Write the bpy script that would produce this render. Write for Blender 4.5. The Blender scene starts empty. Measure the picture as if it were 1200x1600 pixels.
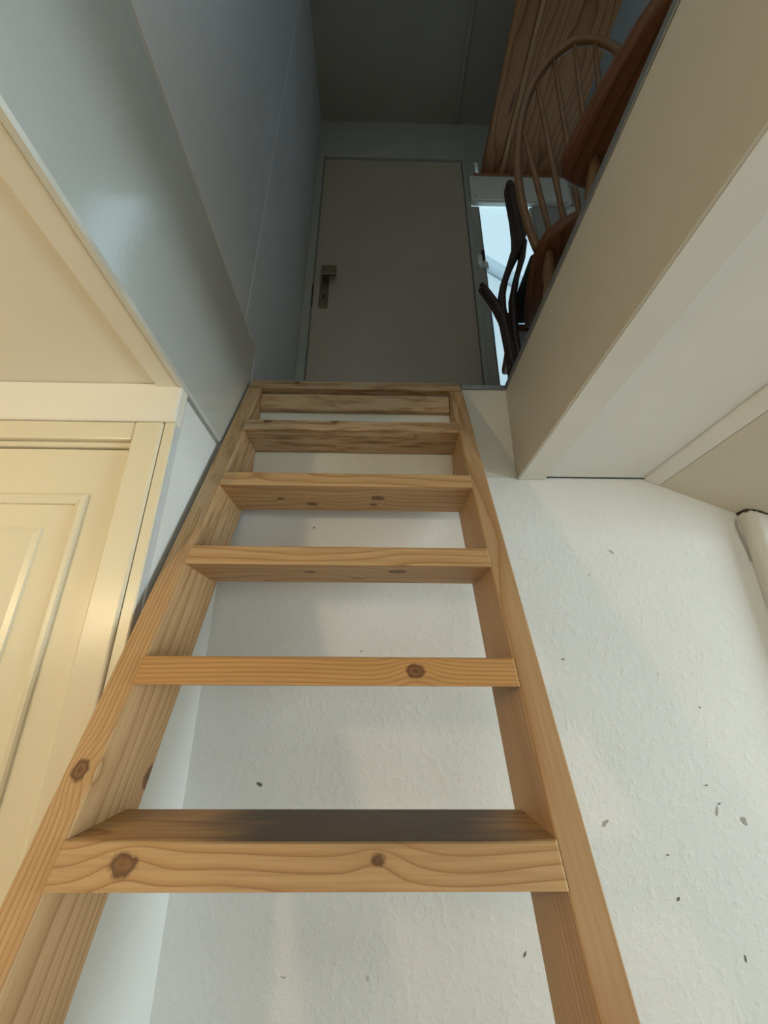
import bpy, bmesh, math, random
from mathutils import Vector, Matrix

random.seed(7)
scene = bpy.context.scene
col = scene.collection

# ------------------------------------------------------------------ camera
F_PX, PITCH, YAW, ROLL = 660.6, 0.38231, 0.01721, 0.00529
cam_data = bpy.data.cameras.new('camera')
cam = bpy.data.objects.new('camera', cam_data)
col.objects.link(cam)
fw = Vector((math.sin(YAW) * math.cos(PITCH), math.cos(YAW) * math.cos(PITCH), math.sin(PITCH)))
rt = Vector((math.cos(YAW), -math.sin(YAW), 0))
up = rt.cross(fw)
r2 = rt * math.cos(ROLL) + up * math.sin(ROLL)
u2 = up * math.cos(ROLL) - rt * math.sin(ROLL)
M3 = Matrix((r2, u2, -fw)).transposed()
cam.matrix_world = Matrix.Translation((0, 0, 1.6)) @ M3.to_4x4()
cam_data.sensor_fit = 'HORIZONTAL'
cam_data.sensor_width = 36
cam_data.lens = 36 * F_PX / 1200
cam_data.clip_start = 0.02
scene.camera = cam

# ------------------------------------------------------------------ world, lights, exposure
world = bpy.data.worlds.new('world')
scene.world = world
world.use_nodes = True
bgn = world.node_tree.nodes['Background']
bgn.inputs['Color'].default_value = (0.62, 0.88, 1.0, 1)
bgn.inputs['Strength'].default_value = 1.0


def area(name, loc, target, sx, sy, power, color):
    d = bpy.data.lights.new(name, 'AREA')
    d.shape = 'RECTANGLE'
    d.size, d.size_y = sx, sy
    d.energy = power
    d.color = color
    o = bpy.data.objects.new(name, d)
    col.objects.link(o)
    o.location = loc
    o.rotation_euler = (Vector(target) - Vector(loc)).to_track_quat('-Z', 'Y').to_euler()
    return o


# daylight entering the windows of the lower room (right wall and rear wall)
area('daylight_window_right', (3.53, -0.45, 1.32), (0.2, -0.45, 1.32), 1.5, 1.0, 84.0, (0.77, 0.93, 1.0))
area('daylight_window_rear', (0.55, -2.53, 1.40), (0.55, 0, 1.40), 1.1, 1.1, 10.0, (0.95, 1.0, 0.96))
# daylight entering the attic dormer window, right of and above the viewer
area('daylight_window_dormer', (2.24, -0.80, 3.60), (0.0, -0.80, 3.60), 0.62, 1.1, 38.0, (0.76, 0.93, 1.0))

scene.view_settings.view_transform = 'Standard'
scene.view_settings.look = 'None'
scene.view_settings.exposure = 0.0
scene.view_settings.gamma = 1.0
scene.view_settings.use_curve_mapping = False


# ------------------------------------------------------------------ node helpers
class NT:
    def __init__(self, name):
        self.m = bpy.data.materials.new(name)
        self.m.use_nodes = True
        self.t = self.m.node_tree
        self.p = self.t.nodes['Principled BSDF']
        self.out = self.t.nodes['Material Output']

    def n(self, kind, **kw):
        nd = self.t.nodes.new(kind)
        for k, v in kw.items():
            setattr(nd, k, v)
        return nd

    def put(self, sock, v):
        if hasattr(v, 'is_linked') or isinstance(v, bpy.types.NodeSocket):
            self.t.links.new(v, sock)
        else:
            sock.default_value = v

    def math(self, op, a, b=0.0, c=0.0, clamp=False):
        nd = self.n('ShaderNodeMath', operation=op)
        nd.use_clamp = clamp
        self.put(nd.inputs[0], a)
        self.put(nd.inputs[1], b)
        self.put(nd.inputs[2], c)
        return nd.outputs[0]

    def vec(self, op, a, b=(0, 0, 0)):
        nd = self.n('ShaderNodeVectorMath', operation=op)
        self.put(nd.inputs[0], a)
        self.put(nd.inputs[1], b)
        return nd.outputs['Value'] if op in ('DOT_PRODUCT', 'LENGTH', 'DISTANCE') else nd.outputs[0]

    def comb(self, x, y, z):
        nd = self.n('ShaderNodeCombineXYZ')
        for i, v in enumerate((x, y, z)):
            self.put(nd.inputs[i], v)
        return nd.outputs[0]

    def noise(self, v, scale=5.0, detail=2.0, rough=0.5):
        nd = self.n('ShaderNodeTexNoise')
        self.put(nd.inputs['Vector'], v)
        nd.inputs['Scale'].default_value = scale
        nd.inputs['Detail'].default_value = detail
        nd.inputs['Roughness'].default_value = rough
        return nd.outputs['Fac']

    def ramp(self, fac, stops):
        nd = self.n('ShaderNodeValToRGB')
        cr = nd.color_ramp
        while len(cr.elements) < len(stops):
            cr.elements.new(0.5)
        for e, (p, c) in zip(cr.elements, stops):
            e.position = p
            e.color = (c[0], c[1], c[2], 1) if len(c) == 3 else c
        self.put(nd.inputs[0], fac)
        return nd.outputs[0]

    def mix(self, fac, a, b):
        nd = self.n('ShaderNodeMix', data_type='RGBA')
        self.put(nd.inputs['Factor'], fac)
        for s, v in ((nd.inputs[6], a), (nd.inputs[7], b)):
            if isinstance(v, tuple):
                v = (v[0], v[1], v[2], 1)
            self.put(s, v)
        return nd.outputs[2]

    def smooth(self, v, lo, hi):
        nd = self.n('ShaderNodeMapRange', interpolation_type='SMOOTHSTEP')
        self.put(nd.inputs['Value'], v)
        nd.inputs['From Min'].default_value = lo
        nd.inputs['From Max'].default_value = hi
        return nd.outputs['Result']

    def bump(self, h, strength, dist):
        nd = self.n('ShaderNodeBump')
        nd.inputs['Strength'].default_value = strength
        nd.inputs['Distance'].default_value = dist
        self.put(nd.inputs['Height'], h)
        self.t.links.new(nd.outputs[0], self.p.inputs['Normal'])

    def obj(self):
        return self.n('ShaderNodeTexCoord').outputs['Object']


def paint(name, c, rough=0.5, var=0.06, bscale=60.0, bstr=0.15, bdist=0.002, spec=0.5, fine=None):
    t = NT(name)
    o = t.obj()
    n1 = t.noise(o, 2.5, 4)
    n2 = t.noise(o, bscale, 3)
    dark = tuple(x * (1 - var * 1.6) for x in c)
    lite = tuple(min(1, x * (1 + var)) for x in c)
    t.put(t.p.inputs['Base Color'], t.ramp(n1, [(0.3, dark), (0.7, lite)]))
    t.p.inputs['Roughness'].default_value = rough
    t.p.inputs['Specular IOR Level'].default_value = spec
    h = n2
    if fine:
        h = t.math('ADD', t.math('MULTIPLY', t.smooth(n2, 0.45, 0.75), 1.0), t.math('MULTIPLY', t.noise(o, fine, 2), 0.35))
    t.bump(h, bstr, bdist)
    return t.m


def plain(name, c, rough=0.5, metal=0.0, spec=0.5):
    t = NT(name)
    o = t.obj()
    n1 = t.noise(o, 30, 3)
    t.put(t.p.inputs['Base Color'], t.ramp(n1, [(0.3, tuple(x * .85 for x in c)), (0.7, tuple(min(1, x * 1.1) for x in c))]))
    t.p.inputs['Roughness'].default_value = rough
    t.p.inputs['Metallic'].default_value = metal
    t.p.inputs['Specular IOR Level'].default_value = spec
    return t.m


def wood(name, along=(1, 0, 0), b=(0, 1, 0), c=(0, 0, 1), pith=(0.05, 0.09), freq=75.0, knots=(), light=(0.53, 0.33, 0.155),
         mid=(0.47, 0.265, 0.11), dark=(0.33, 0.165, 0.065), wear=0.0, shade_wear_top=0.0, warp=0.02, rough=0.55, seed=0.0, grey=0.0, wear_from=None):
    t = NT(name)
    o = t.obj()
    A = t.vec('DOT_PRODUCT', o, along)
    B = t.vec('DOT_PRODUCT', o, b)
    Cc = t.vec('DOT_PRODUCT', o, c)
    A2 = t.math('ADD', A, seed)
    v1 = t.comb(t.math('MULTIPLY', A2, 2.2), t.math('MULTIPLY', B, 9.0), t.math('MULTIPLY', Cc, 9.0))
    n1 = t.math('SUBTRACT', t.noise(v1, 1.0, 2), 0.5)
    v2 = t.comb(t.math('ADD', t.math('MULTIPLY', A2, 1.6), 7.3), t.math('MULTIPLY', B, 5.0), t.math('MULTIPLY', Cc, 5.0))
    n2 = t.math('SUBTRACT', t.noise(v2, 1.0, 2), 0.5)
    rb = t.math('ADD', t.math('SUBTRACT', B, pith[0]), t.math('MULTIPLY', n1, warp * 1.6))
    rc = t.math('ADD', t.math('SUBTRACT', Cc, pith[1]), t.math('MULTIPLY', n2, warp * 2.4))
    r = t.vec('LENGTH', t.comb(rb, rc, 0.0))
    kmask = None
    for (ka, kb, kc, kr) in knots:
        d = t.vec('LENGTH', t.comb(t.math('MULTIPLY', t.math('SUBTRACT', A, ka), 0.75), t.math('SUBTRACT', B, kb), t.math('SUBTRACT', Cc, kc)))
        q = t.math('DIVIDE', d, kr * 2.6)
        g = t.math('EXPONENT', t.math('MULTIPLY', t.math('MULTIPLY', q, q), -1.0))
        r = t.math('ADD', r, t.math('MULTIPLY', g, kr * 1.4))
        dn_ = t.math('DIVIDE', d, kr)
        kmask = dn_ if kmask is None else t.math('MINIMUM', kmask, dn_)
    ring = t.math('FRACT', t.math('MULTIPLY', r, freq))
    base = t.ramp(ring, [(0.0, light), (0.5, light), (0.82, mid), (0.95, dark), (1.0, light)])
    fv = t.comb(t.math('MULTIPLY', A2, 7.0), t.math('MULTIPLY', B, 260.0), t.math('MULTIPLY', Cc, 260.0))
    fib = t.noise(fv, 1.0, 3)
    base = t.mix(t.math('MULTIPLY', t.smooth(fib, 0.42, 0.72), 0.38), base, dark)
    blot = t.noise(t.comb(t.math('MULTIPLY', A2, 3.0), t.math('MULTIPLY', B, 14.0), t.math('MULTIPLY', Cc, 14.0)), 1.0, 3)
    base = t.mix(t.math('MULTIPLY', t.smooth(blot, 0.5, 0.8), 0.35), base, tuple(x * .72 for x in mid))
    if grey:
        base = t.mix(grey, base, (0.34, 0.27, 0.19))
    if wear:
        wv = t.comb(t.math('MULTIPLY', A2, 9.0), t.math('MULTIPLY', B, 70.0), t.math('MULTIPLY', Cc, 70.0))
        wn = t.noise(wv, 1.0, 4, 0.6)
        wf = wear if wear_from is None else t.math('MULTIPLY', t.smooth(A, wear_from, wear_from + 0.35), wear)
        base = t.mix(t.math('MULTIPLY', t.smooth(wn, 0.45, 0.66), wf), base, (0.43, 0.33, 0.23))
        base = t.mix(t.math('MULTIPLY', t.smooth(wn, 0.54, 0.32), wf), base, (0.15, 0.085, 0.042))
    if kmask is not None:
        kd = t.math('ADD', kmask, t.math('MULTIPLY', t.math('SUBTRACT', t.noise(o, 120, 3), 0.5), 0.7))
        kcol = t.ramp(kd, [(0.0, (0.035, 0.014, 0.006)), (0.22, (0.12, 0.05, 0.02)), (0.55, (0.21, 0.095, 0.035)), (0.85, (0.09, 0.036, 0.014)), (1.0, (0.12, 0.05, 0.02))])
        base = t.mix(t.math('MULTIPLY', t.smooth(kd, 1.25, 0.8), 0.92), base, kcol)
    if shade_wear_top:  # shading and worn grey painted together into upward faces
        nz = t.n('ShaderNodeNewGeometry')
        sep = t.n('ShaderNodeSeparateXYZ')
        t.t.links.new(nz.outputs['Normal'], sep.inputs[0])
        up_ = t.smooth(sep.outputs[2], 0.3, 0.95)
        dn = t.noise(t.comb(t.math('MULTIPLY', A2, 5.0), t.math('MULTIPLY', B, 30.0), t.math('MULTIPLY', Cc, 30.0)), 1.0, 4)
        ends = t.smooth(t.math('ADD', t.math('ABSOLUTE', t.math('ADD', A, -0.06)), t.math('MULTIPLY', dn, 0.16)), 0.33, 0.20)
        f = t.math('MULTIPLY', t.math('MULTIPLY', up_, ends), shade_wear_top)
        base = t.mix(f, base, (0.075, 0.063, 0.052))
    t.put(t.p.inputs['Base Color'], base)
    t.p.inputs['Roughness'].default_value = rough
    t.p.inputs['Specular IOR Level'].default_value = 0.35
    h = t.math('ADD', t.math('MULTIPLY', fib, 0.6), t.math('MULTIPLY', ring, -0.5))
    t.bump(h, 0.25, 0.0012)
    return t.m


# ------------------------------------------------------------------ mesh helpers
def link_obj(name, me, mat, parent, origin):
    o = bpy.data.objects.new(name, me)
    col.objects.link(o)
    if mat is not None and not me.materials:
        me.materials.append(mat)
    off = Vector(origin)
    if parent is not None:
        o.parent = parent
        off = off - world_loc(parent)
    o.location = off
    return o


def world_loc(o):
    v = Vector(o.location)
    while o.parent is not None:
        o = o.parent
        v = v + Vector(o.location)
    return v


def from_bm(name, bm, mat, parent=None, origin=None, smooth=False):
    if origin is None:
        lo = Vector((min(v.co.x for v in bm.verts), min(v.co.y for v in bm.verts), min(v.co.z for v in bm.verts)))
        hi = Vector((max(v.co.x for v in bm.verts), max(v.co.y for v in bm.verts), max(v.co.z for v in bm.verts)))
        origin = (lo + hi) / 2
    bmesh.ops.recalc_face_normals(bm, faces=bm.faces)
    bmesh.ops.translate(bm, verts=bm.verts, vec=-Vector(origin))
    me = bpy.data.meshes.new(name)
    bm.to_mesh(me)
    bm.free()
    if smooth:
        for p in me.polygons:
            p.use_smooth = True
    return link_obj(name, me, mat, parent, origin)


def add_box(bm, x0, x1, y0, y1, z0, z1):
    g = bmesh.ops.create_cube(bm, size=1.0)
    for v in g['verts']:
        v.co = Vector(((x0 + x1) / 2 + v.co.x * (x1 - x0), (y0 + y1) / 2 + v.co.y * (y1 - y0), (z0 + z1) / 2 + v.co.z * (z1 - z0)))
    return g['verts']


def box(name, x0, x1, y0, y1, z0, z1, mat, parent=None, bev=0.0, seg=1):
    bm = bmesh.new()
    add_box(bm, x0, x1, y0, y1, z0, z1)
    if bev:
        bmesh.ops.bevel(bm, geom=list(bm.edges), offset=bev, segments=seg, profile=0.5, affect='EDGES')
    return from_bm(name, bm, mat, parent)


def prism(name, pts, axis, a0, a1, mat, parent=None, bev=0.0, seg=1):
    """polygon pts extruded along an axis. axis 0: pts are (y,z); axis 1: (x,z); axis 2: (x,y)"""
    bm = bmesh.new()

    def mk(p, a):
        if axis == 0:
            return (a, p[0], p[1])
        if axis == 1:
            return (p[0], a, p[1])
        return (p[0], p[1], a)
    v0 = [bm.verts.new(mk(p, a0)) for p in pts]
    v1 = [bm.verts.new(mk(p, a1)) for p in pts]
    n = len(pts)
    bm.faces.new(v0)
    bm.faces.new(v1[::-1])
    for i in range(n):
        bm.faces.new((v0[i], v1[i], v1[(i + 1) % n], v0[(i + 1) % n]))
    if bev:
        bmesh.ops.recalc_face_normals(bm, faces=bm.faces)
        bmesh.ops.bevel(bm, geom=list(bm.edges), offset=bev, segments=seg, profile=0.5, affect='EDGES')
    return from_bm(name, bm, mat, parent)


def add_tube(bm, pts, radii, n=10, closed_ends=True):
    pts = [Vector(p) for p in pts]
    if not hasattr(radii, '__len__'):
        radii = [radii] * len(pts)
    rings = []
    prev = None
    for i, p in enumerate(pts):
        d = (pts[min(i + 1, len(pts) - 1)] - pts[max(i - 1, 0)]).normalized()
        if prev is None:
            a = Vector((0, 0, 1)) if abs(d.z) < 0.9 else Vector((1, 0, 0))
            u = d.cross(a).normalized()
        else:
            u = (prev - d * prev.dot(d)).normalized()
        prev = u
        w = d.cross(u)
        rings.append([bm.verts.new(p + (u * math.cos(2 * math.pi * k / n) + w * math.sin(2 * math.pi * k / n)) * radii[i]) for k in range(n)])
    for i in range(len(rings) - 1):
        for k in range(n):
            bm.faces.new((rings[i][k], rings[i][(k + 1) % n], rings[i + 1][(k + 1) % n], rings[i + 1][k]))
    if closed_ends:
        bm.faces.new(rings[0][::-1])
        bm.faces.new(rings[-1])


def empty(name, loc, label=None, cat=None, group=None, kind=None):
    o = bpy.data.objects.new(name, None)
    col.objects.link(o)
    o.location = loc
    o.empty_display_size = 0.1
    return tag(o, label, cat, group, kind)


def tag(o, label=None, cat=None, group=None, kind=None):
    if label:
        o['label'] = label
    if cat:
        o['category'] = cat
    if group:
        o['group'] = group
    if kind:
        o['kind'] = kind
    return o


def struct(o, label, cat):
    return tag(o, label, cat, kind='structure')


# ------------------------------------------------------------------ materials
WHITE = paint('white_wall_plaster', (0.76, 0.755, 0.725), 0.75, 0.03, 75, 0.15, 0.005, 0.3, fine=260)
WHITE_S = paint('white_smooth_plaster', (0.76, 0.76, 0.725), 0.7, 0.03, 60, 0.2, 0.002, 0.3)
GLOSS = paint('white_gloss_paint', (0.585, 0.605, 0.565), 0.22, 0.03, 140, 0.13, 0.0010, 0.8)
for _n in GLOSS.node_tree.nodes:
    if _n.type == 'BSDF_PRINCIPLED':
        _n.inputs['Coat Weight'].default_value = 1.0
        _n.inputs['Coat Roughness'].default_value = 0.11
        _n.inputs['Coat IOR'].default_value = 2.0
        GLOSS.node_tree.links.new(_n.inputs['Normal'].links[0].from_socket, _n.inputs['Coat Normal'])
SATIN = paint('white_satin_paint', (0.70, 0.69, 0.635), 0.45, 0.03, 45, 0.12, 0.0012, 0.4)
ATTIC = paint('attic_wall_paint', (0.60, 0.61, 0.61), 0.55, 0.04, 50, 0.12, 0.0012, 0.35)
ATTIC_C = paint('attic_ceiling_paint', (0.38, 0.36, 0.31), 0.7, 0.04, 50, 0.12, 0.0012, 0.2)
CREAM = paint('cream_gloss_paint', (0.76, 0.68, 0.50), 0.30, 0.03, 55, 0.12, 0.001, 0.5)
CREAM_C = paint('cream_ceiling_paint', (0.83, 0.785, 0.68), 0.55, 0.03, 40, 0.15, 0.001, 0.35)
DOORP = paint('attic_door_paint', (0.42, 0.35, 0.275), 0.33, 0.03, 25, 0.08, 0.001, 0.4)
TAN = paint('tan_satin_paint', (0.50, 0.46, 0.37), 0.45, 0.03, 45, 0.12, 0.0012, 0.4)
CREAMW = paint('off_white_satin_paint', (0.64, 0.605, 0.51), 0.5, 0.03, 45, 0.12, 0.0012, 0.35)
METAL = plain('grey_aluminium', (0.30, 0.30, 0.30), 0.45, 0.7)
BRASS = plain('dull_brass', (0.25, 0.20, 0.13), 0.4, 0.8)
DARKGAP = plain('dark_gap', (0.03, 0.028, 0.025), 0.9)
PORCELAIN = plain('white_plastic', (0.75, 0.75, 0.68), 0.3)
DARKWOOD = plain('dark_walnut', (0.035, 0.018, 0.014), 0.45)
CHIP = plain('plaster_chip', (0.14, 0.13, 0.12), 0.9)
CHIP2 = plain('plaster_scuff', (0.42, 0.40, 0.36), 0.9)
FLOORM = wood('floor_boards', along=(0, 1, 0), b=(1, 0, 0), pith=(0.3, 0.5), freq=40, light=(.36, .25, .15), mid=(.30, .2, .11), dark=(.16, .1, .05))
CARPET = paint('attic_floor_covering', (0.30, 0.27, 0.23), 0.9, 0.08, 300, 0.3, 0.002)

gl = NT('window_glass')
mixs = gl.n('ShaderNodeMixShader')
tr = gl.n('ShaderNodeBsdfTransparent')
gs = gl.n('ShaderNodeBsdfGlossy')
gs.inputs['Roughness'].default_value = 0.05
mixs.inputs[0].default_value = 0.06
gl.t.links.new(tr.outputs[0], mixs.inputs[1])
gl.t.links.new(gs.outputs[0], mixs.inputs[2])
gl.t.links.new(mixs.outputs[0], gl.out.inputs[0])
GLASS = gl.m

# ------------------------------------------------------------------ key dimensions (metres)
YB = 1.067        # back wall of the stairwell
ZF = 2.452        # attic floor
YU = 1.60         # attic back wall
XL = -0.403       # return wall left of the stair
YD = 0.724        # wall with the cream door
RISE, RUN = 0.2042, 0.0924
Z7 = 1.4312       # tread seven (lowest in view)
Y7 = 0.590
K = RUN / RISE

# ------------------------------------------------------------------ lower room shell
struct(box('floor', -2.0, 3.6, -2.6, 1.2, -0.1, 0.0, FLOORM), 'wooden floor below the stair', 'floor')
wb = struct(box('wall_back', -0.5, 3.6, YB, YB + 0.12, 0.0, 2.1385, WHITE), 'white rough plastered wall behind the open stair', 'wall')
struct(box('wall_left', -0.425, XL, YD + 0.0225, YB + 0.05, 0.0, 2.148, WHITE_S), 'narrow white return wall between cream door frame and ladder stair', 'wall')
struct(box('wall_back_upper', -0.5, 3.7, YB + 0.121, YB + 0.19, 1.95, 2.436, WHITE_S), 'hidden masonry behind the landing edge', 'wall')
# paint chips and scuffs on the back wall
chips = [(0.294, 1.115, .009, 0), (0.451, 1.653, .006, 0), (0.754, 1.549, .005, 0), (0.726, 1.394, .006, 0), (0.736, 1.346, .016, 1),
         (0.614, 1.198, .006, 0), (0.722, 1.107, .008, 0), (-0.247, 1.395, .008, 0), (0.674, 1.621, .004, 0), (-0.034, 1.668, .007, 1),
         (-0.169, 1.981, .005, 0), (-0.166, 1.084, .007, 1), (-0.007, 1.083, .006, 1), (0.621, 1.923, .008, 1), (0.49, 1.326, .012, 1),
         (0.38, 1.62, .004, 1), (0.79, 1.33, .012, 1), (0.745, 1.36, .006, 0), (0.30, 1.905, .005, 1), (0.55, 1.86, .004, 1), (0.61, 1.27, .004, 0)]
for kind, nm, mt in ((0, 'dark_chips', CHIP), (1, 'scuff_marks', CHIP2)):
    bm = bmesh.new()
    for (x, z, s, k) in chips:
        if k != kind:
            continue
        rot = random.uniform(0, 3.1)
        el = random.uniform(.25, .6)
        vs = []
        for i in range(9):
            a = i / 9 * 2 * math.pi
            rr = s * random.uniform(.45, 1.0)
            px, pz = rr * math.cos(a), rr * math.sin(a) * el
            vs.append(bm.verts.new((x + px * math.cos(rot) - pz * math.sin(rot), YB - 0.0008, z + px * math.sin(rot) + pz * math.cos(rot))))
        bm.faces.new(vs)
    o = from_bm(nm, bm, mt, wb)
    o['kind'] = 'stuff'

# wall around the cream door
wd = struct(box('wall_door', -2.0, -1.40, YD + 0.004, YD + 0.10, 0.0, 2.168, CREAM_C), 'cream wall beside the panelled cream door', 'wall')
struct(box('trim_corner_bead', -0.4245, XL - 0.0015, YD + 0.0045, YD + 0.022, 0.0, 2.077, ATTIC), 'narrow grey strip between cream corner strip and white return wall', 'trim')
struct(box('trim_corner_post', -0.4245, XL - 0.0004, YD - 0.002, YD + 0.004, 0.0, 2.077, CREAM, bev=0.002), 'cream corner strip where door frame meets the white return wall', 'trim')
struct(box('trim_lintel', -2.0, XL + 0.0008, YD - 0.008, YD + 0.022, 2.077, 2.1675, CREAM_C, bev=0.003), 'cream lintel board above the cream panelled door', 'trim')

d1 = struct(empty('door_1', (-0.89, YD, 0.0)), 'cream panelled door in cream frame left of the stair', 'door')
box('casing', -0.480, -0.4255, YD - 0.006, YD + 0.05, 0.0, 2.076, CREAM, d1, bev=0.004, seg=2)
box('casing', -1.400, -1.345, YD - 0.006, YD + 0.05, 0.0, 2.076, CREAM, d1, bev=0.004, seg=2)
box('head_casing', -1.344, -0.4805, YD - 0.004, YD + 0.05, 2.036, 2.076, CREAM, d1, bev=0.003, seg=2)
box('head_stop', -1.344, -0.4805, YD + 0.006, YD + 0.05, 2.024, 2.0355, CREAM, d1, bev=0.002)
leaf = box('door_leaf', -1.338, -0.487, YD + 0.012, YD + 0.05, 0.008, 2.022, CREAM, d1, bev=0.002)


def frame_ring(bm, x0, x1, z0, z1, prof):
    """mitred moulding: prof = list of (inset, y)"""
    loops = []
    for (i, y) in prof:
        loops.append([bm.verts.new(p) for p in ((x0 + i, y, z0 + i), (x1 - i, y, z0 + i), (x1 - i, y, z1 - i), (x0 + i, y, z1 - i))])
    for a, b in zip(loops, loops[1:]):
        for k in range(4):
            bm.faces.new((a[k], a[(k + 1) % 4], b[(k + 1) % 4], b[k]))
    return loops


yl = YD + 0.012
for (px0, px1, pz0, pz1) in ((-1.285, -0.540, 1.12, 1.924), (-1.285, -0.540, 0.18, 0.98)):
    bm = bmesh.new()
    frame_ring(bm, px0, px1, pz0, pz1, [(0.0, yl + .001), (0.0, yl - .004), (0.003, yl - .007), (0.010, yl - .008), (0.020, yl - .004), (0.022, yl + .001)])
    from_bm('panel_moulding', bm, CREAM, leaf)
    bm = bmesh.new()
    lp = frame_ring(bm, px0 + .066, px1 - .066, pz0 + .066, pz1 - .066, [(0.0, yl + .001), (0.0015, yl - .004), (0.012, yl - .0055)])
    bm.faces.new(lp[-1])
    from_bm('raised_panel', bm, CREAM, leaf)
# lever handle on the hinge-opposite side (left, out of view)
hd = box('lever_handle', -1.318, -1.290, YD + 0.004, YD + 0.013, 0.95, 1.15, BRASS, d1, bev=0.002)

# left trimmer, ceiling and fascia of the stair opening
struct(box('ceiling_left', -2.0, -0.458, -2.6, YD + 0.12, 2.168, 2.29, CREAM_C), 'cream ceiling left of the stair opening', 'ceiling')
struct(box('trim_trimmer_left', -0.456, -0.4095, -1.0, YB, 2.159, 2.44, CREAM_C, bev=0.003), 'cream beam edge between left ceiling and grey stairwell fascia', 'trim')
struct(prism('trim_fascia_left', [(-0.409, 2.157), (-0.399, 2.157), (-0.395, 2.162), (-0.395, 2.582), (-0.409, 2.582)], 1, -1.0, YB - 0.0, GLOSS),
       'glossy white fascia board along left side of the stair opening', 'trim')

# right trimmer and stepped ceiling
struct(box('trim_trimmer_right', 0.397, 0.472, -1.0, YB - 0.001, 2.131, 2.436, SATIN, bev=0.002), 'white boxed beam along right side of the stair opening', 'trim')
struct(box('trim_fascia_right', 0.3925, 0.3968, -1.0, YB - 0.003, 2.1312, 2.436, TAN), 'tan painted board on stairwell side of the right boxed beam', 'trim')
struct(box('ceiling_right', 0.474, 0.752, -2.6, YB - 0.007, 2.140, 2.16, WHITE_S), 'white flat ceiling board right of the boxed beam', 'ceiling')
struct(prism('trim_batten_right', [(0.754, 2.146), (0.760, 2.132), (0.795, 2.119), (0.795, 2.17), (0.754, 2.17)], 1, -2.6, YB - 0.002, WHITE_S),
       'white batten between flat and sloping ceiling', 'trim')
struct(prism('ceiling_slope_right', [(0.7975, 2.1185), (1.25, 1.9276), (3.6, 1.9276), (3.6, 2.05), (1.25, 2.05), (0.7975, 2.17)], 1, -2.6, YB, CREAMW), 'white ceiling sloping down to the pipe casing at right', 'ceiling')

# pipe casing in the right corner, its top edge broken
bm = bmesh.new()
def duct_outline(n=7, rad=0.022):
    x0, x1, y0, y1 = 0.992, 1.26, 1.022, 1.066
    pts = [(x0, y1)]
    for i in range(n + 1):
        a = math.pi + i / n * math.pi / 2
        pts.append((x0 + rad + rad * math.cos(a), y0 + rad + rad * math.sin(a)))
    for i in range(1, 40):
        pts.append((x0 + rad + (x1 - x0 - rad) * i / 40, y0))
    pts += [(x1, y0), (x1, y1)]
    return pts
ol = duct_outline()
def slope_z(x):
    return 2.1185 - (x - 0.7975) * (2.1185 - 1.78) / (1.6 - 0.7975)
bot = [bm.verts.new((x, y, 0.0)) for x, y in ol]
topv = [bm.verts.new((x, y, slope_z(x) - random.uniform(.002, .009))) for x, y in ol]
for i in range(len(ol) - 1):
    bm.faces.new((bot[i], bot[i + 1], topv[i + 1], topv[i]))
inn = [bm.verts.new((x + .006, y + .007, slope_z(x) - random.uniform(.006, .012))) for x, y in ol]
for i in range(len(ol) - 1):
    bm.faces.new((topv[i], topv[i + 1], inn[i + 1], inn[i]))
bm.faces.new(inn)
dc = struct(from_bm('wall_pipe_casing', bm, SATIN), 'white rounded pipe casing in the corner with cracked top edge', 'wall')
# dark crack above the casing
bm = bmesh.new()
lo = [bm.verts.new((x - .0035 * random.uniform(.4, 1.4), y - .0035 * random.uniform(.4, 1.4), slope_z(x) - random.uniform(.0015, .0085))) for x, y in ol[:30]]
hi = [bm.verts.new((x - .0035 * random.uniform(.4, 1.4), y - .0035 * random.uniform(.4, 1.4), slope_z(x) - random.uniform(-.001, .001))) for x, y in ol[:30]]
for i in range(29):
    bm.faces.new((lo[i], lo[i + 1], hi[i + 1], hi[i]))
from_bm('crack', bm, DARKGAP, dc)
bm = bmesh.new()
vs = [(0.9905, 1.9, .004), (0.9912, 1.93, .006), (0.989, 1.965, .009), (0.986, 2.0, .010), (0.988, 2.02, .006)]
a = [bm.verts.new((x - w, YB - .0015, z)) for x, z, w in vs]
b = [bm.verts.new((x, YB - .0015, z)) for x, z, w in vs]
for i in range(len(vs) - 1):
    bm.faces.new((a[i], b[i], b[i + 1], a[i + 1]))
from_bm('side_crack', bm, CHIP2, dc)

# far side of the room (behind the viewer): walls with window openings
struct(box('wall_rear', -2.0, 0.0, -2.7, -2.6, 0.0, 2.17, WHITE_S), 'white rear wall of the lower room', 'wall')
struct(box('wall_rear', 1.1, 3.6, -2.7, -2.6, 0.0, 2.17, WHITE_S), 'white rear wall right of the rear window', 'wall')
struct(box('wall_rear', 0.0, 1.1, -2.7, -2.6, 0.0, 0.85, WHITE_S), 'white rear wall below the rear window', 'wall')
struct(box('wall_rear', 0.0, 1.1, -2.7, -2.6, 1.95, 2.17, WHITE_S), 'white rear wall above the rear window', 'wall')
struct(box('wall_right', 3.6, 3.7, 0.3, 1.19, 0.0, 2.05, WHITE_S), 'white right wall between side window and back wall', 'wall')
struct(box('wall_right', 3.6, 3.7, -2.7, -1.2, 0.0, 2.05, WHITE_S), 'white right wall behind the viewer', 'wall')
struct(box('wall_right', 3.6, 3.7, -1.2, 0.3, 0.0, 0.8, WHITE_S), 'white right wall below the side window', 'wall')
struct(box('wall_right', 3.6, 3.7, -1.2, 0.3, 1.85, 2.05, WHITE_S), 'white right wall above the side window', 'wall')
struct(box('wall_far_left', -2.1, -2.0, -2.7, 1.2, 0.0, 2.3, CREAM_C), 'cream wall at far left of the lower room', 'wall')


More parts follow.
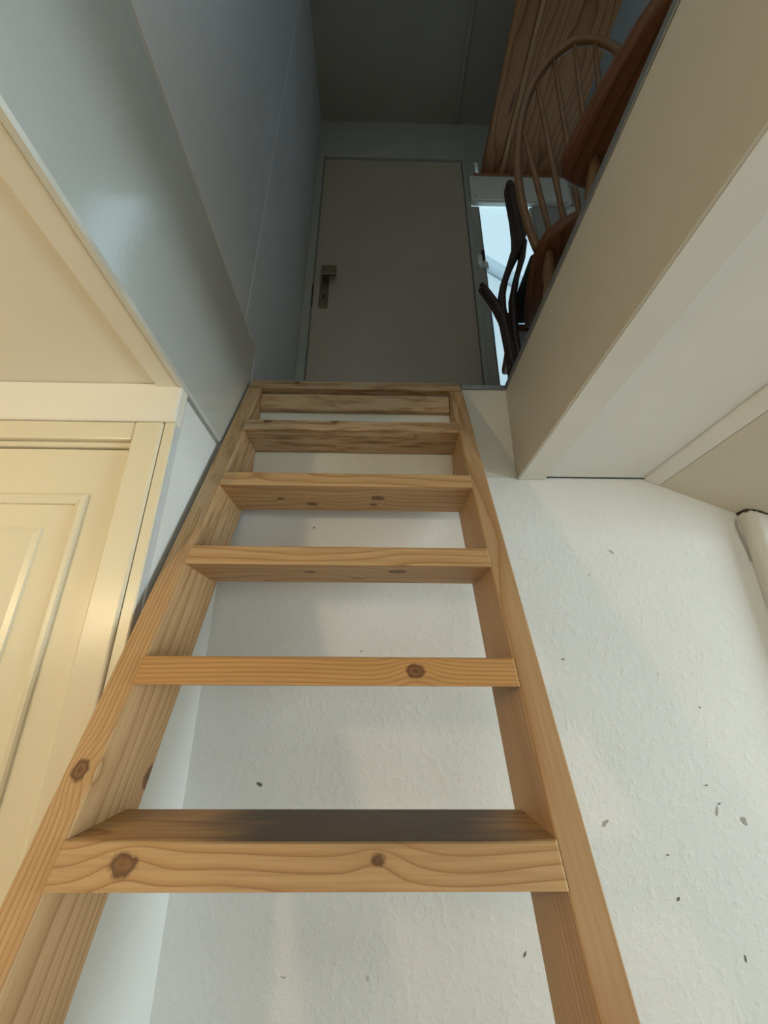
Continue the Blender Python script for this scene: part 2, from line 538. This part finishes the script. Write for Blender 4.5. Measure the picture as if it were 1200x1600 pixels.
def window(name, axis, a0, a1, z0, z1, p, label, wid=0.045, glass=True, mull=True):
    """axis 'x': window lies in plane x=p spanning y a0..a1; axis 'y': plane y=p spanning x a0..a1"""
    w = struct(empty(name, ((p, (a0 + a1) / 2, z0) if axis == 'x' else ((a0 + a1) / 2, p, z0))), label, 'window')

    def b(nm, s0, s1, q0, q1, t, m):
        if axis == 'x':
            return box(nm, p - t, p + t, s0, s1, q0, q1, m, w, bev=0.003 if t > .01 else 0)
        return box(nm, s0, s1, p - t, p + t, q0, q1, m, w, bev=0.003 if t > .01 else 0)
    b('frame_stile', a0, a0 + wid, z0, z1, .025, SATIN)
    b('frame_stile', a1 - wid, a1, z0, z1, .025, SATIN)
    b('frame_rail', a0 + wid, a1 - wid, z0, z0 + wid, .025, SATIN)
    b('frame_rail', a0 + wid, a1 - wid, z1 - wid, z1, .025, SATIN)
    if mull:
        m = (a0 + a1) / 2
        b('mullion', m - .02, m + .02, z0 + wid, z1 - wid, .02, SATIN)
        if glass:
            b('pane', a0 + wid, m - .02, z0 + wid, z1 - wid, .002, GLASS)
            b('pane', m + .02, a1 - wid, z0 + wid, z1 - wid, .002, GLASS)
    elif glass:
        b('pane', a0 + wid, a1 - wid, z0 + wid, z1 - wid, .002, GLASS)
    return w


window('window_1', 'x', -1.2, 0.3, 0.8, 1.85, 3.65, 'white framed side window of the lower room')
window('window_2', 'y', 0.0, 1.1, 0.85, 1.95, -2.65, 'white framed rear window of the lower room')
struct(box('ceiling_rear', -0.458, 0.474, -2.6, -1.0, 2.150, 2.17, WHITE_S), 'white ceiling behind the stair opening', 'ceiling')
struct(box('trim_header_rear', -0.395, 0.397, -1.02, -1.0, 2.15, 2.44, SATIN), 'white header board at near end of the stair opening', 'trim')

# ------------------------------------------------------------------ attic shell
struct(box('floor_attic', 0.402, 2.3, -2.0, 1.70, 2.437, ZF, CARPET), 'attic floor right of the stair opening', 'floor')
struct(box('floor_landing', -0.395, 0.4015, YB + 0.05, 1.70, 2.40, ZF - 0.004, CARPET), 'landing floor in front of the attic door', 'floor')
struct(box('floor_attic_rear', -0.395, 0.4015, -2.0, -1.021, 2.437, ZF, CARPET), 'attic floor at near end of the stair opening', 'floor')
struct(box('trim_fascia_back', -0.394, 0.3965, YB - 0.002, YB + 0.049, 2.139, 2.438, CREAMW), 'smooth white board under the landing behind the top treads', 'trim')
struct(box('trim_edge_strip', 0.3895, 0.4015, -1.0, YB - 0.0075, 2.4365, 2.454, METAL, bev=0.001), 'grey metal edge strip along right side of the opening', 'trim')
struct(box('trim_edge_strip_back', 0.2545, 0.4015, YB - 0.007, YB + 0.049, 2.4385, 2.454, METAL, bev=0.001), 'grey metal edge strip on the landing beside the top tread', 'trim')
# upper left wall: two boards with an open seam
ul = struct(box('wall_left_attic', -0.50, -0.392, -2.0, 0.945, 2.584, 4.97, ATTIC, bev=0.002), 'painted board wall above the left fascia', 'wall')
box('wall_board', -0.50, -0.3915, 0.948, 1.70, 2.584, 4.97, ATTIC, ul, bev=0.002)
struct(box('trim_landing_skirting', -0.41, -0.394, YB + .001, 1.60, 2.40, 2.5835, ATTIC), 'painted skirting on the landing below the board wall', 'trim')
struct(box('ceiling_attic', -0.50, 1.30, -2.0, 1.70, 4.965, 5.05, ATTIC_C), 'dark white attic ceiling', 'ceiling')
struct(box('trim_ceiling_batten', 0.468, 0.490, -1.0, YU - .001, 4.949, 4.965, ATTIC_C, bev=.002), 'thin batten along the attic ceiling', 'trim')

# attic back wall pieces
wa = struct(empty('wall_back_attic', (0, YU, ZF)), 'white attic end wall with flush door and glazed opening', 'wall')
def wpiece(nm, x0, x1, z0, z1, y0=YU, y1=YU + .012, m=None, bev=0):
    return box(nm, x0, x1, y0, y1, z0, z1, m or ATTIC_C, wa, bev=bev)
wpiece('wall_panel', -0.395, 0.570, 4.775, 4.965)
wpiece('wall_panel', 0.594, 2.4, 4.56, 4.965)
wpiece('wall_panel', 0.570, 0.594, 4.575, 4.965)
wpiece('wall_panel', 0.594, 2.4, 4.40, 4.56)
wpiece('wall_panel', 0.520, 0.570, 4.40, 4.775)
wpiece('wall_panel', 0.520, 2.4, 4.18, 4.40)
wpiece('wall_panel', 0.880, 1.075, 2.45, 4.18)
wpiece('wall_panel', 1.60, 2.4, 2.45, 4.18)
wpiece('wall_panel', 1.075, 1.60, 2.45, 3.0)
wpiece('lintel_board', 0.520, 1.10, 4.172, 4.385, YU - .03, YU - .001, SATIN, .002)
wpiece('lintel_lip', 0.535, 1.09, 4.160, 4.171, YU - .022, YU - .001, SATIN, .001)
for (x, z) in ((0.542, 4.36), (0.545, 4.20)):
    bm = bmesh.new()
    add_tube(bm, [(x, YU - .031, z), (x, YU - .0285, z)], .004, 10)
    from_bm('screw_head', bm, DARKGAP, wa)

# attic door
d2 = struct(empty('door_2', (0.07, YU, ZF)), 'plain dim flush door on the landing at top of stair', 'door')
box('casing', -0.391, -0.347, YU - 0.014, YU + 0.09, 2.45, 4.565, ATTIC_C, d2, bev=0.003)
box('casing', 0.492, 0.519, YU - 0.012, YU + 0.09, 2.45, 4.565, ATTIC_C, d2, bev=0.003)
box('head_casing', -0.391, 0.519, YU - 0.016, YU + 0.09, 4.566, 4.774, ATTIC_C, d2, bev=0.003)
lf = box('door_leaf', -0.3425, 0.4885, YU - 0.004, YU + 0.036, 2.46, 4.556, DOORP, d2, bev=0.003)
box('back_plate', -0.307, -0.263, YU - 0.0125, YU - 0.0045, 3.343, 3.585, BRASS, lf, bev=0.003)
bm = bmesh.new()
add_tube(bm, [(-0.286, YU - .012, 3.54), (-0.286, YU - .052, 3.54)], .011, 12)
from_bm('spindle', bm, BRASS, lf, smooth=False)
box('lever', -0.298, -0.222, YU - 0.066, YU - 0.050, 3.508, 3.572, BRASS, lf, bev=0.005, seg=2)
box('keyhole', -0.290, -0.281, YU - 0.0145, YU - 0.012, 3.40, 3.43, DARKGAP, lf, bev=0.001)
box('latch_plate', -0.3466, -0.343, YU - 0.012, YU - 0.002, 3.36, 3.50, DARKGAP, d2)

# glazed door beside it
w3 = struct(empty('window_3', (0.70, YU + .04, ZF)), 'bright narrow glazed door beside the attic door', 'window')
box('frame_stile', 0.520, 0.563, YU + .0, YU + .022, 2.45, 4.159, ATTIC_C, w3, bev=.003)
box('frame_stile', 0.860, 0.879, YU + .0, YU + .022, 2.45, 4.159, ATTIC_C, w3, bev=.003)
box('frame_rail', 0.5635, 0.8595, YU + .002, YU + .022, 2.45, 2.58, ATTIC_C, w3, bev=.003)
box('glazing_bead', 0.5635, 0.569, YU + .002, YU + .018, 2.581, 4.159, METAL, w3)
box('pane', 0.569, 0.8595, YU + .010, YU + .013, 2.581, 4.159, GLASS, w3)
hp = bmesh.new()
add_tube(hp, [(0.541, YU - .001, 3.70), (0.541, YU - .010, 3.70)], [.02, .018], 20)
for v in hp.verts:
    v.co.z = 3.70 + (v.co.z - 3.70) * 2.6
from_bm('handle_plate', hp, PORCELAIN, w3)
bm = bmesh.new()
add_tube(bm, [(0.552, YU - .010, 3.655), (0.552, YU - .035, 3.655), (0.556, YU - .04, 3.64), (0.560, YU - .04, 3.60)], [.008, .009, .010, .008], 10)
from_bm('handle', bm, PORCELAIN, w3)
box('lock_case', 0.549, 0.566, YU - .012, YU - .0005, 3.66, 3.78, DARKGAP, w3, bev=.002)
window('window_4', 'y', 1.075, 1.60, 3.0, 4.18, YU + .026, 'small bright window behind the Windsor chair backs', mull=False)
window('window_5', 'y', 0.570, 0.594, 4.401, 4.574, YU + .026, 'tiny bright light slit above the white lintel board', wid=0.003, mull=False)

# near end of the attic, and the dormer on the right
struct(box('wall_rear_attic', -0.50, 2.4, -2.1, -2.0, 2.437, 5.06, ATTIC), 'plain attic wall at near end', 'wall')
def slope_piece(nm, y0, y1, lab):
    struct(prism(nm, [(1.20, 4.97), (2.3, 3.4), (2.4, 3.4), (1.30, 5.05)], 1, y0, y1, ATTIC), lab, 'ceiling')
slope_piece('ceiling_slope_attic', -0.45, 1.70, 'white attic roof slope beyond the dormer')
slope_piece('ceiling_slope_attic', -2.0, -1.15, 'white attic roof slope before the dormer')
for (y0, y1) in ((-0.47, -0.45), (-1.15, -1.13)):
    struct(prism('wall_dormer_cheek', [(2.3, 3.4), (1.55, 4.47), (2.3, 4.47)], 1, y0, y1, ATTIC), 'white triangular dormer cheek', 'wall')
struct(prism('ceiling_dormer', [(1.20, 4.97), (1.55, 4.47), (2.4, 4.47), (2.4, 4.55), (1.30, 5.05)], 1, -1.13, -0.47, ATTIC), 'white dormer ceiling', 'ceiling')
struct(box('wall_right_attic', 2.3, 2.4, -2.0, -1.15, 2.437, 3.42, ATTIC), 'low attic wall before the dormer', 'wall')
struct(box('wall_right_attic', 2.3, 2.4, -0.45, 1.70, 2.437, 3.42, ATTIC), 'low attic wall beyond the dormer', 'wall')
struct(box('wall_right_attic', 2.3, 2.4, -1.15, -0.45, 2.437, 2.95, ATTIC), 'low attic wall under the dormer window', 'wall')
struct(box('wall_light_blocker', 1.25, 2.4, -0.42, -0.36, 2.453, 4.80, ATTIC), 'added unseen panel keeping dormer light off the attic end wall', 'wall')  # added out of view to block dormer light from the end wall
window('window_6', 'x', -1.13, -0.47, 2.95, 4.47, 2.35, 'white framed dormer window of the attic')

# pine boards under the attic roof
PINE = wood('pine_beam', along=(0, 1, 0), b=(1, 0, 0), pith=(0.02, 0.10), freq=42, light=(.40, .20, .085), mid=(.34, .155, .06), dark=(.17, .07, .025),
            knots=[(0.2, -.05, 0, .016), (-.3, .06, 0, .014), (0.05, .09, 0, .012)], warp=.05)
pb = empty('pine_shelf', (0.82, 0.4, 4.408), 'wide dim pine plank shelf under the attic ceiling above the chairs', 'shelf')
box('plank', 0.594, 0.700, -0.6, YU - .001, 4.412, 4.445, PINE, pb, bev=.003)
box('edge_lath', 0.7005, 0.722, -0.6, YU - .001, 4.398, 4.445, wood('pine_lath', along=(0, 1, 0), b=(1, 0, 0), light=(.5, .3, .15), mid=(.45, .25, .11), dark=(.25, .12, .05)), pb, bev=.003)
box('plank', 0.7225, 1.062, -0.6, YU - .001, 4.408, 4.445, PINE, pb, bev=.003)
box('cross_bearer', 0.55, 1.08, YU - .032, YU - .002, 4.388, 4.411, PINE, pb, bev=.002)

# ------------------------------------------------------------------ ladder stair
st = empty('ladder_stair', (-0.07, 0.0, 0.0), 'steep open pine ladder stair with thick treads rising to the landing', 'stair')
sl = Vector((0, RUN, RISE)).normalized()
sn = Vector((0, -RISE, RUN)).normalized()
def front_y(z):
    return Y7 + (z - Z7) * K
DEPTH = 0.165
SOFF = 0.005
ztop = 2.438
zbk = Z7 + (YB - 0.003 - DEPTH - SOFF - Y7) / K
stile_prof = [(front_y(0) + SOFF, 0.0), (front_y(ztop) + SOFF, ztop), (YB - 0.003, ztop), (YB - 0.003, zbk), (front_y(0) + SOFF + DEPTH, 0.0)]
zc_ = Vector((0, .55, 1.22))
wl = wood('pine_stile_left', along=tuple(sl), b=(1, 0, 0), c=tuple(sn), pith=(-0.30, 0.03), freq=150, warp=.012, seed=1.7,
          knots=[(0.30, -0.001, 0.009, 0.010), (0.328, .02, -0.138, .012)], wear=.55, wear_from=.45)
wr = wood('pine_stile_right', along=tuple(sl), b=(1, 0, 0), c=tuple(sn), pith=(0.035, 0.16), freq=85, warp=.03, seed=5.1,
          knots=[(0.033, -.0195, -.115, .012)], light=(.46, .285, .14), mid=(.40, .225, .10), wear=.4, wear_from=.75)
for (x0, x1, m) in ((-0.390, -0.350, wl), (0.2125, 0.2515, wr)):
    s = prism('stile', stile_prof, 0, x0, x1, m, st, bev=0.002)

TH = 0.041
tread_w = {}
specs = {
    7: dict(pith=(-.02, 0.05), freq=62, warp=.05, knots=[(-.205, -.07, .003, .0115), (.075, -.07, .008, .0085), (0.3, .0, 0, .008)], shade_wear_top=.93, seed=.4),
    8: dict(pith=(.05, .22), freq=150, warp=.012, knots=[(.13, -.066, 0.0, .0105)], seed=2.2, light=(.54, .29, .105), mid=(.46, .225, .075)),
    9: dict(pith=(.10, .10), freq=70, warp=.04, knots=[(.11, -.03, -.02, .013), (-.06, -.02, -.02, .008), (.03, .03, -.02, .006)], seed=3.9),
    10: dict(pith=(-.12, .07), freq=66, warp=.045, knots=[(.07, -.01, -.02, .012), (-.09, .03, -.02, .010), (-.2, -.05, .01, .008), (.06, .03, -.02, .007), (-.16, .0, -.02, .006)], seed=6.3),
    11: dict(pith=(.04, .08), freq=80, warp=.05, wear=.75, grey=.12, knots=[(-.224, -.045, .012, .008), (-.046, -.045, .012, .008)], seed=8.1),
    12: dict(pith=(.02, .09), freq=70, warp=.05, wear=.75, grey=.12, knots=[(-.18, -.03, .01, .008)], seed=9.7),
}
# treads run down to the floor
def make_tread(i):
    z = Z7 + (i - 7) * RISE
    yf = Y7 + (i - 7) * RUN
    yb = min(yf + 0.132, YB - 0.004)
    x0, x1 = -0.3535, 0.2140
    if i == 12:
        x0, x1 = -0.3880, 0.2505
        yb = YB + 0.048
        z -= 0.001
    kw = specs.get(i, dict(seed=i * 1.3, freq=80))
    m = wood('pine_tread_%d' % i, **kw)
    bm = bmesh.new()
    prof = [(yf, z), (yb, z), (yb, z - TH), (yf - K * TH, z - TH)]
    xs = [(x0, 0.006), (x0 + 0.004, 0.0), (x1 - 0.004, 0.0), (x1, 0.006)]   # eased front corners
    rows = []
    for (x, e) in xs:
        rows.append([bm.verts.new((x, y + (e if k in (0, 3) else 0), zz)) for k, (y, zz) in enumerate(prof)])
    for a, b in zip(rows, rows[1:]):
        for k in range(4):
            bm.faces.new((a[k], a[(k + 1) % 4], b[(k + 1) % 4], b[k]))
    bm.faces.new(rows[0])
    bm.faces.new(rows[-1])
    bmesh.ops.recalc_face_normals(bm, faces=bm.faces)
    es = [e for e in bm.edges if abs((e.verts[0].co - e.verts[1].co).normalized().x) > 0.99]
    bmesh.ops.bevel(bm, geom=es, offset=0.003, segments=2, profile=0.5, affect='EDGES')
    return from_bm('tread', bm, m, st)
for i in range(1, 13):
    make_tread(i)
box('riser', -0.3495, 0.2120, YB - 0.020, YB - 0.0035, 2.342, 2.396, wood('pine_riser', wear=.6, grey=.2, seed=11.0, freq=60, pith=(.3, .05), warp=.06), st, bev=.002)

# ------------------------------------------------------------------ Windsor chairs in the attic
HONEY = plain('honey_wood', (.24, .115, .042), .4)
HONEY_D = wood('seat_wood', along=(0, 1, 0), b=(1, 0, 0), light=(.22, .085, .035), mid=(.19, .07, .028), dark=(.10, .035, .015), freq=50, rough=.4)


def windsor(loc, rz, label):
    t = empty('windsor_chair', loc, label, 'chair', 'Windsor chairs at the opening edge')
    t.rotation_euler.z = rz

    def part(nm, bm, m, parent=t, smooth=True):
        bmesh.ops.recalc_face_normals(bm, faces=bm.faces)
        me = bpy.data.meshes.new(nm)
        bm.to_mesh(me)
        bm.free()
        for p in me.polygons:
            p.use_smooth = smooth
        me.materials.append(m)
        o = bpy.data.objects.new(nm, me)
        col.objects.link(o)
        o.parent = parent
        return o
    # seat
    half = [(-.232, .0), (-.228, .06), (-.215, .105), (-.19, .145), (-.15, .172), (-.10, .186), (-.03, .198), (.05, .208), (.12, .213), (.17, .208), (.20, .19), (.216, .15), (.224, .08), (.226, 0)]
    out = [(x, y) for y, x in half] + [(-x, y) for y, x in half[::-1][1:-1]]
    bm = bmesh.new()
    lay = []
    for (z, s) in ((0.418, .90), (0.424, .965), (0.438, 1.0), (0.447, .995), (0.452, .965)):
        lay.append([bm.verts.new((x * s, y * s, z)) for x, y in out])
    n = len(out)
    for a, b in zip(lay, lay[1:]):
        for k in range(n):
            bm.faces.new((a[k], a[(k + 1) % n], b[(k + 1) % n], b[k]))
    bm.faces.new(lay[0][::-1])
    cen = bm.verts.new((0, -.02, .438))
    for k in range(n):
        bm.faces.new((lay[-1][k], lay[-1][(k + 1) % n], cen))
    part('seat', bm, HONEY_D)
    # hoop
    RAKE, HH, HW = 0.37, 0.539, 0.207
    def hp(tt):
        # tt 0..pi
        c, s = math.cos(tt), math.sin(tt)
        h = HH * (s ** 0.625 if s > 1e-6 else 0)
        x = -HW * (abs(c) ** 0.75) * (1 if c >= 0 else -1)
        low = max(0.0, 1 - h / (.55 * HH))
        x *= 1 - 0.184 * low * low
        return Vector((x, -.135 - .045 * (1 - abs(x) / HW) - RAKE * h, .435 + h))
    bm = bmesh.new()
    add_tube(bm, [hp(math.pi * (0.5 - 0.5 * math.cos(math.pi * i / 60))) for i in range(61)], .0135, 10)
    part('hoop', bm, HONEY)
    for i in range(7):
        f = (i - 3) / 3.0
        xb = f * .125
        base = Vector((xb, -.135 - .05 * (1 - abs(f) * .6), .435))
        xt = f * .172
        # hoop height at xt
        best = min((hp(math.pi * k / 200) for k in range(201) if (k <= 100) == (xt <= 0) or abs(k - 100) < 3), key=lambda q: abs(q.x - xt) - q.z * .02)
        bm = bmesh.new()
        pts = [base.lerp(best, k / 6) for k in range(7)]
        add_tube(bm, pts, [.0075, .0085, .0095, .0095, .0085, .0075, .0065], 8)
        part('spindle', bm, HONEY)
    legs = []
    for sx in (-1, 1):
        for sy in (-1, 1):
            top = Vector((sx * .135, sy * .135, .425))
            foot = Vector((sx * .195, sy * .205, 0.0))
            pts = [top.lerp(foot, k / 10) for k in range(11)]
            bm = bmesh.new()
            add_tube(bm, pts, [.011, .014, .017, .019, .014, .017, .019, .018, .016, .013, .010], 10)
            part('leg', bm, HONEY)
            legs.append((sx, sy, top, foot))
    mids = []
    for sx in (-1, 1):
        p = [tp.lerp(ft, .6) for (a, b, tp, ft) in legs if a == sx]
        bm = bmesh.new()
        add_tube(bm, [p[0].lerp(p[1], k / 6) for k in range(7)], [.008, .010, .013, .014, .013, .010, .008], 8)
        part('stretcher', bm, HONEY)
        mids.append((p[0] + p[1]) / 2)
    bm = bmesh.new()
    add_tube(bm, [mids[0].lerp(mids[1], k / 6) for k in range(7)], [.008, .010, .013, .014, .013, .010, .008], 8)
    part('stretcher', bm, HONEY)
    return t


windsor((0.708, 1.014, ZF), -0.324, 'honey wood Windsor chair with whole hoop back visible, nearer the bright glazed door')
windsor((0.708, 0.550, ZF), math.radians(7), 'Windsor chair whose dark seat underside juts over the metal edge strip')

# dark folded chair leaning beside the Windsor chair
fc = empty('folding_chair', (0.435, 1.14, ZF), 'dark wooden folding chair frame silhouetted against the bright glazed door', 'chair')
for yy in (1.10, 1.122):
    bm = bmesh.new()
    add_tube(bm, [(.527, yy, 3.505), (.530, yy, 3.47), (.536, yy, 3.30), (.536, yy, 3.20), (.522, yy, 3.14), (.480, yy, 3.03), (.452, yy, 2.95), (.436, yy, 2.88), (.432, yy, 2.82), (.433, yy, 2.75), (.440, yy, 2.60), (.447, yy, 2.452)],
             [.015, .021, .024, .027, .020, .013, .012, .012, .012, .013, .012, .012], 10)
    from_bm('back_post', bm, DARKWOOD, fc, smooth=True)
    bm = bmesh.new()
    add_tube(bm, [(.366, yy, 2.93), (.385, yy, 2.895), (.410, yy, 2.84), (.430, yy, 2.775), (.445, yy, 2.65), (.455, yy, 2.452)], [.009, .011, .012, .013, .012, .011], 10)
    from_bm('front_leg', bm, DARKWOOD, fc, smooth=True)
    bm = bmesh.new()
    add_tube(bm, [(.545, yy, 3.16), (.530, yy, 3.07), (.498, yy, 2.97), (.474, yy, 2.87), (.462, yy, 2.70), (.468, yy, 2.452)], [.014, .011, .010, .011, .012, .011], 10)
    from_bm('rear_leg', bm, DARKWOOD, fc, smooth=True)
for (x, z) in ((.531, 3.42), (.532, 3.24)):
    box('back_slat', x - .006, x + .006, 1.10, 1.122, z - .03, z + .03, DARKWOOD, fc, bev=.002)
box('seat', .443, .456, 1.10, 1.122, 2.47, 2.80, DARKWOOD, fc, bev=.003)

# green cushion on the farther Windsor chair
GREEN = plain('dark_green_fabric', (.018, .030, .024), .9)
cu = tag(prism('seat_cushion', [(.508, .99), (.80, .95), (.83, 1.22), (.53, 1.262), (.508, 1.20)], 2, ZF + .454, ZF + .50, GREEN, None, bev=.014, seg=3),
         'dark green cushion lying on the Windsor chair nearer the glazed door', 'cushion')

# made-up brown stool, added behind the Windsor chair to cover a bright gap
sto = empty('filler_stool', (0.68, 1.42, ZF), 'added dark brown filler stool covering the gap between the Windsor chair and the glazed door', 'stool')
prism('seat', [(.520, 1.285), (.80, 1.285), (.83, 1.555), (.565, 1.555)], 2, 2.908, 2.942, HONEY_D, sto, bev=.008, seg=2)
for (x, y, fx, fy) in ((.55, 1.315, .535, 1.30), (.775, 1.315, .785, 1.30), (.80, 1.52, .815, 1.54), (.595, 1.52, .585, 1.54)):
    bm = bmesh.new()
    add_tube(bm, [(x, y, 2.91), ((x + fx) / 2, (y + fy) / 2, 2.68), (fx, fy, ZF)], [.016, .018, .014], 10)
    from_bm('leg', bm, HONEY_D, sto, smooth=True)

# ------------------------------------------------------------------ outside the attic window
BRICK = plain('pale_render', (0.93, 0.94, 0.94), .8)
SLATE = plain('grey_roof_tiles', (0.70, 0.76, 0.80), .7)
nh = empty('neighbour_house', (2.0, 9.0, 0.0), 'pale neighbouring gable seen faintly through the bright glazed door', 'building')
prism('wall', [(-4, 0), (9.0, 0), (9.0, 7.9), (1.0, 14.9), (-4, 10.5)], 1, 9.0, 14.0, BRICK, nh)
prism('roof', [(-4.2, 10.4), (1.0, 15.0), (9.3, 7.75), (9.3, 8.1), (1.0, 15.35), (-4.2, 10.75)], 1, 8.8, 14.2, SLATE, nh)
for (x0, x1, z0, z1) in ((2.75, 3.25, 10.3, 11.5), (3.8, 4.3, 10.3, 11.5), (2.75, 3.25, 7.6, 8.9)):
    f = box('window', x0, x1, 8.97, 9.02, z0, z1, BRICK, nh, bev=.01)
    box('pane', x0 + .06, x1 - .06, 8.955, 8.972, z0 + .06, z1 - .06, plain('house_pane', (.30, .42, .55), .2), f)

# ------------------------------------------------------------------ warm ceiling lamp, left of the viewer
LAMP = (-1.18, -0.50, 1.86)
cl = empty('ceiling_lamp', (LAMP[0], LAMP[1], 2.168), 'warm glowing globe lamp under the left cream ceiling', 'lamp')
bm = bmesh.new()
add_tube(bm, [(LAMP[0], LAMP[1], 2.168), (LAMP[0], LAMP[1], 2.15)], [.05, .045], 20)
from_bm('ceiling_rose', bm, SATIN, cl)
bm = bmesh.new()
add_tube(bm, [(LAMP[0], LAMP[1], 2.152), (LAMP[0], LAMP[1], 1.90)], .008, 10)
from_bm('rod', bm, METAL, cl)
em = NT('lamp_globe')
em.p.inputs['Base Color'].default_value = (.9, .8, .6, 1)
em.p.inputs['Emission Color'].default_value = (1.0, .755, .42, 1)
em.p.inputs['Emission Strength'].default_value = 185.0
bm = bmesh.new()
bmesh.ops.create_uvsphere(bm, u_segments=24, v_segments=14, radius=.05)
bmesh.ops.translate(bm, verts=bm.verts, vec=LAMP)
from_bm('globe', bm, em.m, cl, smooth=True)
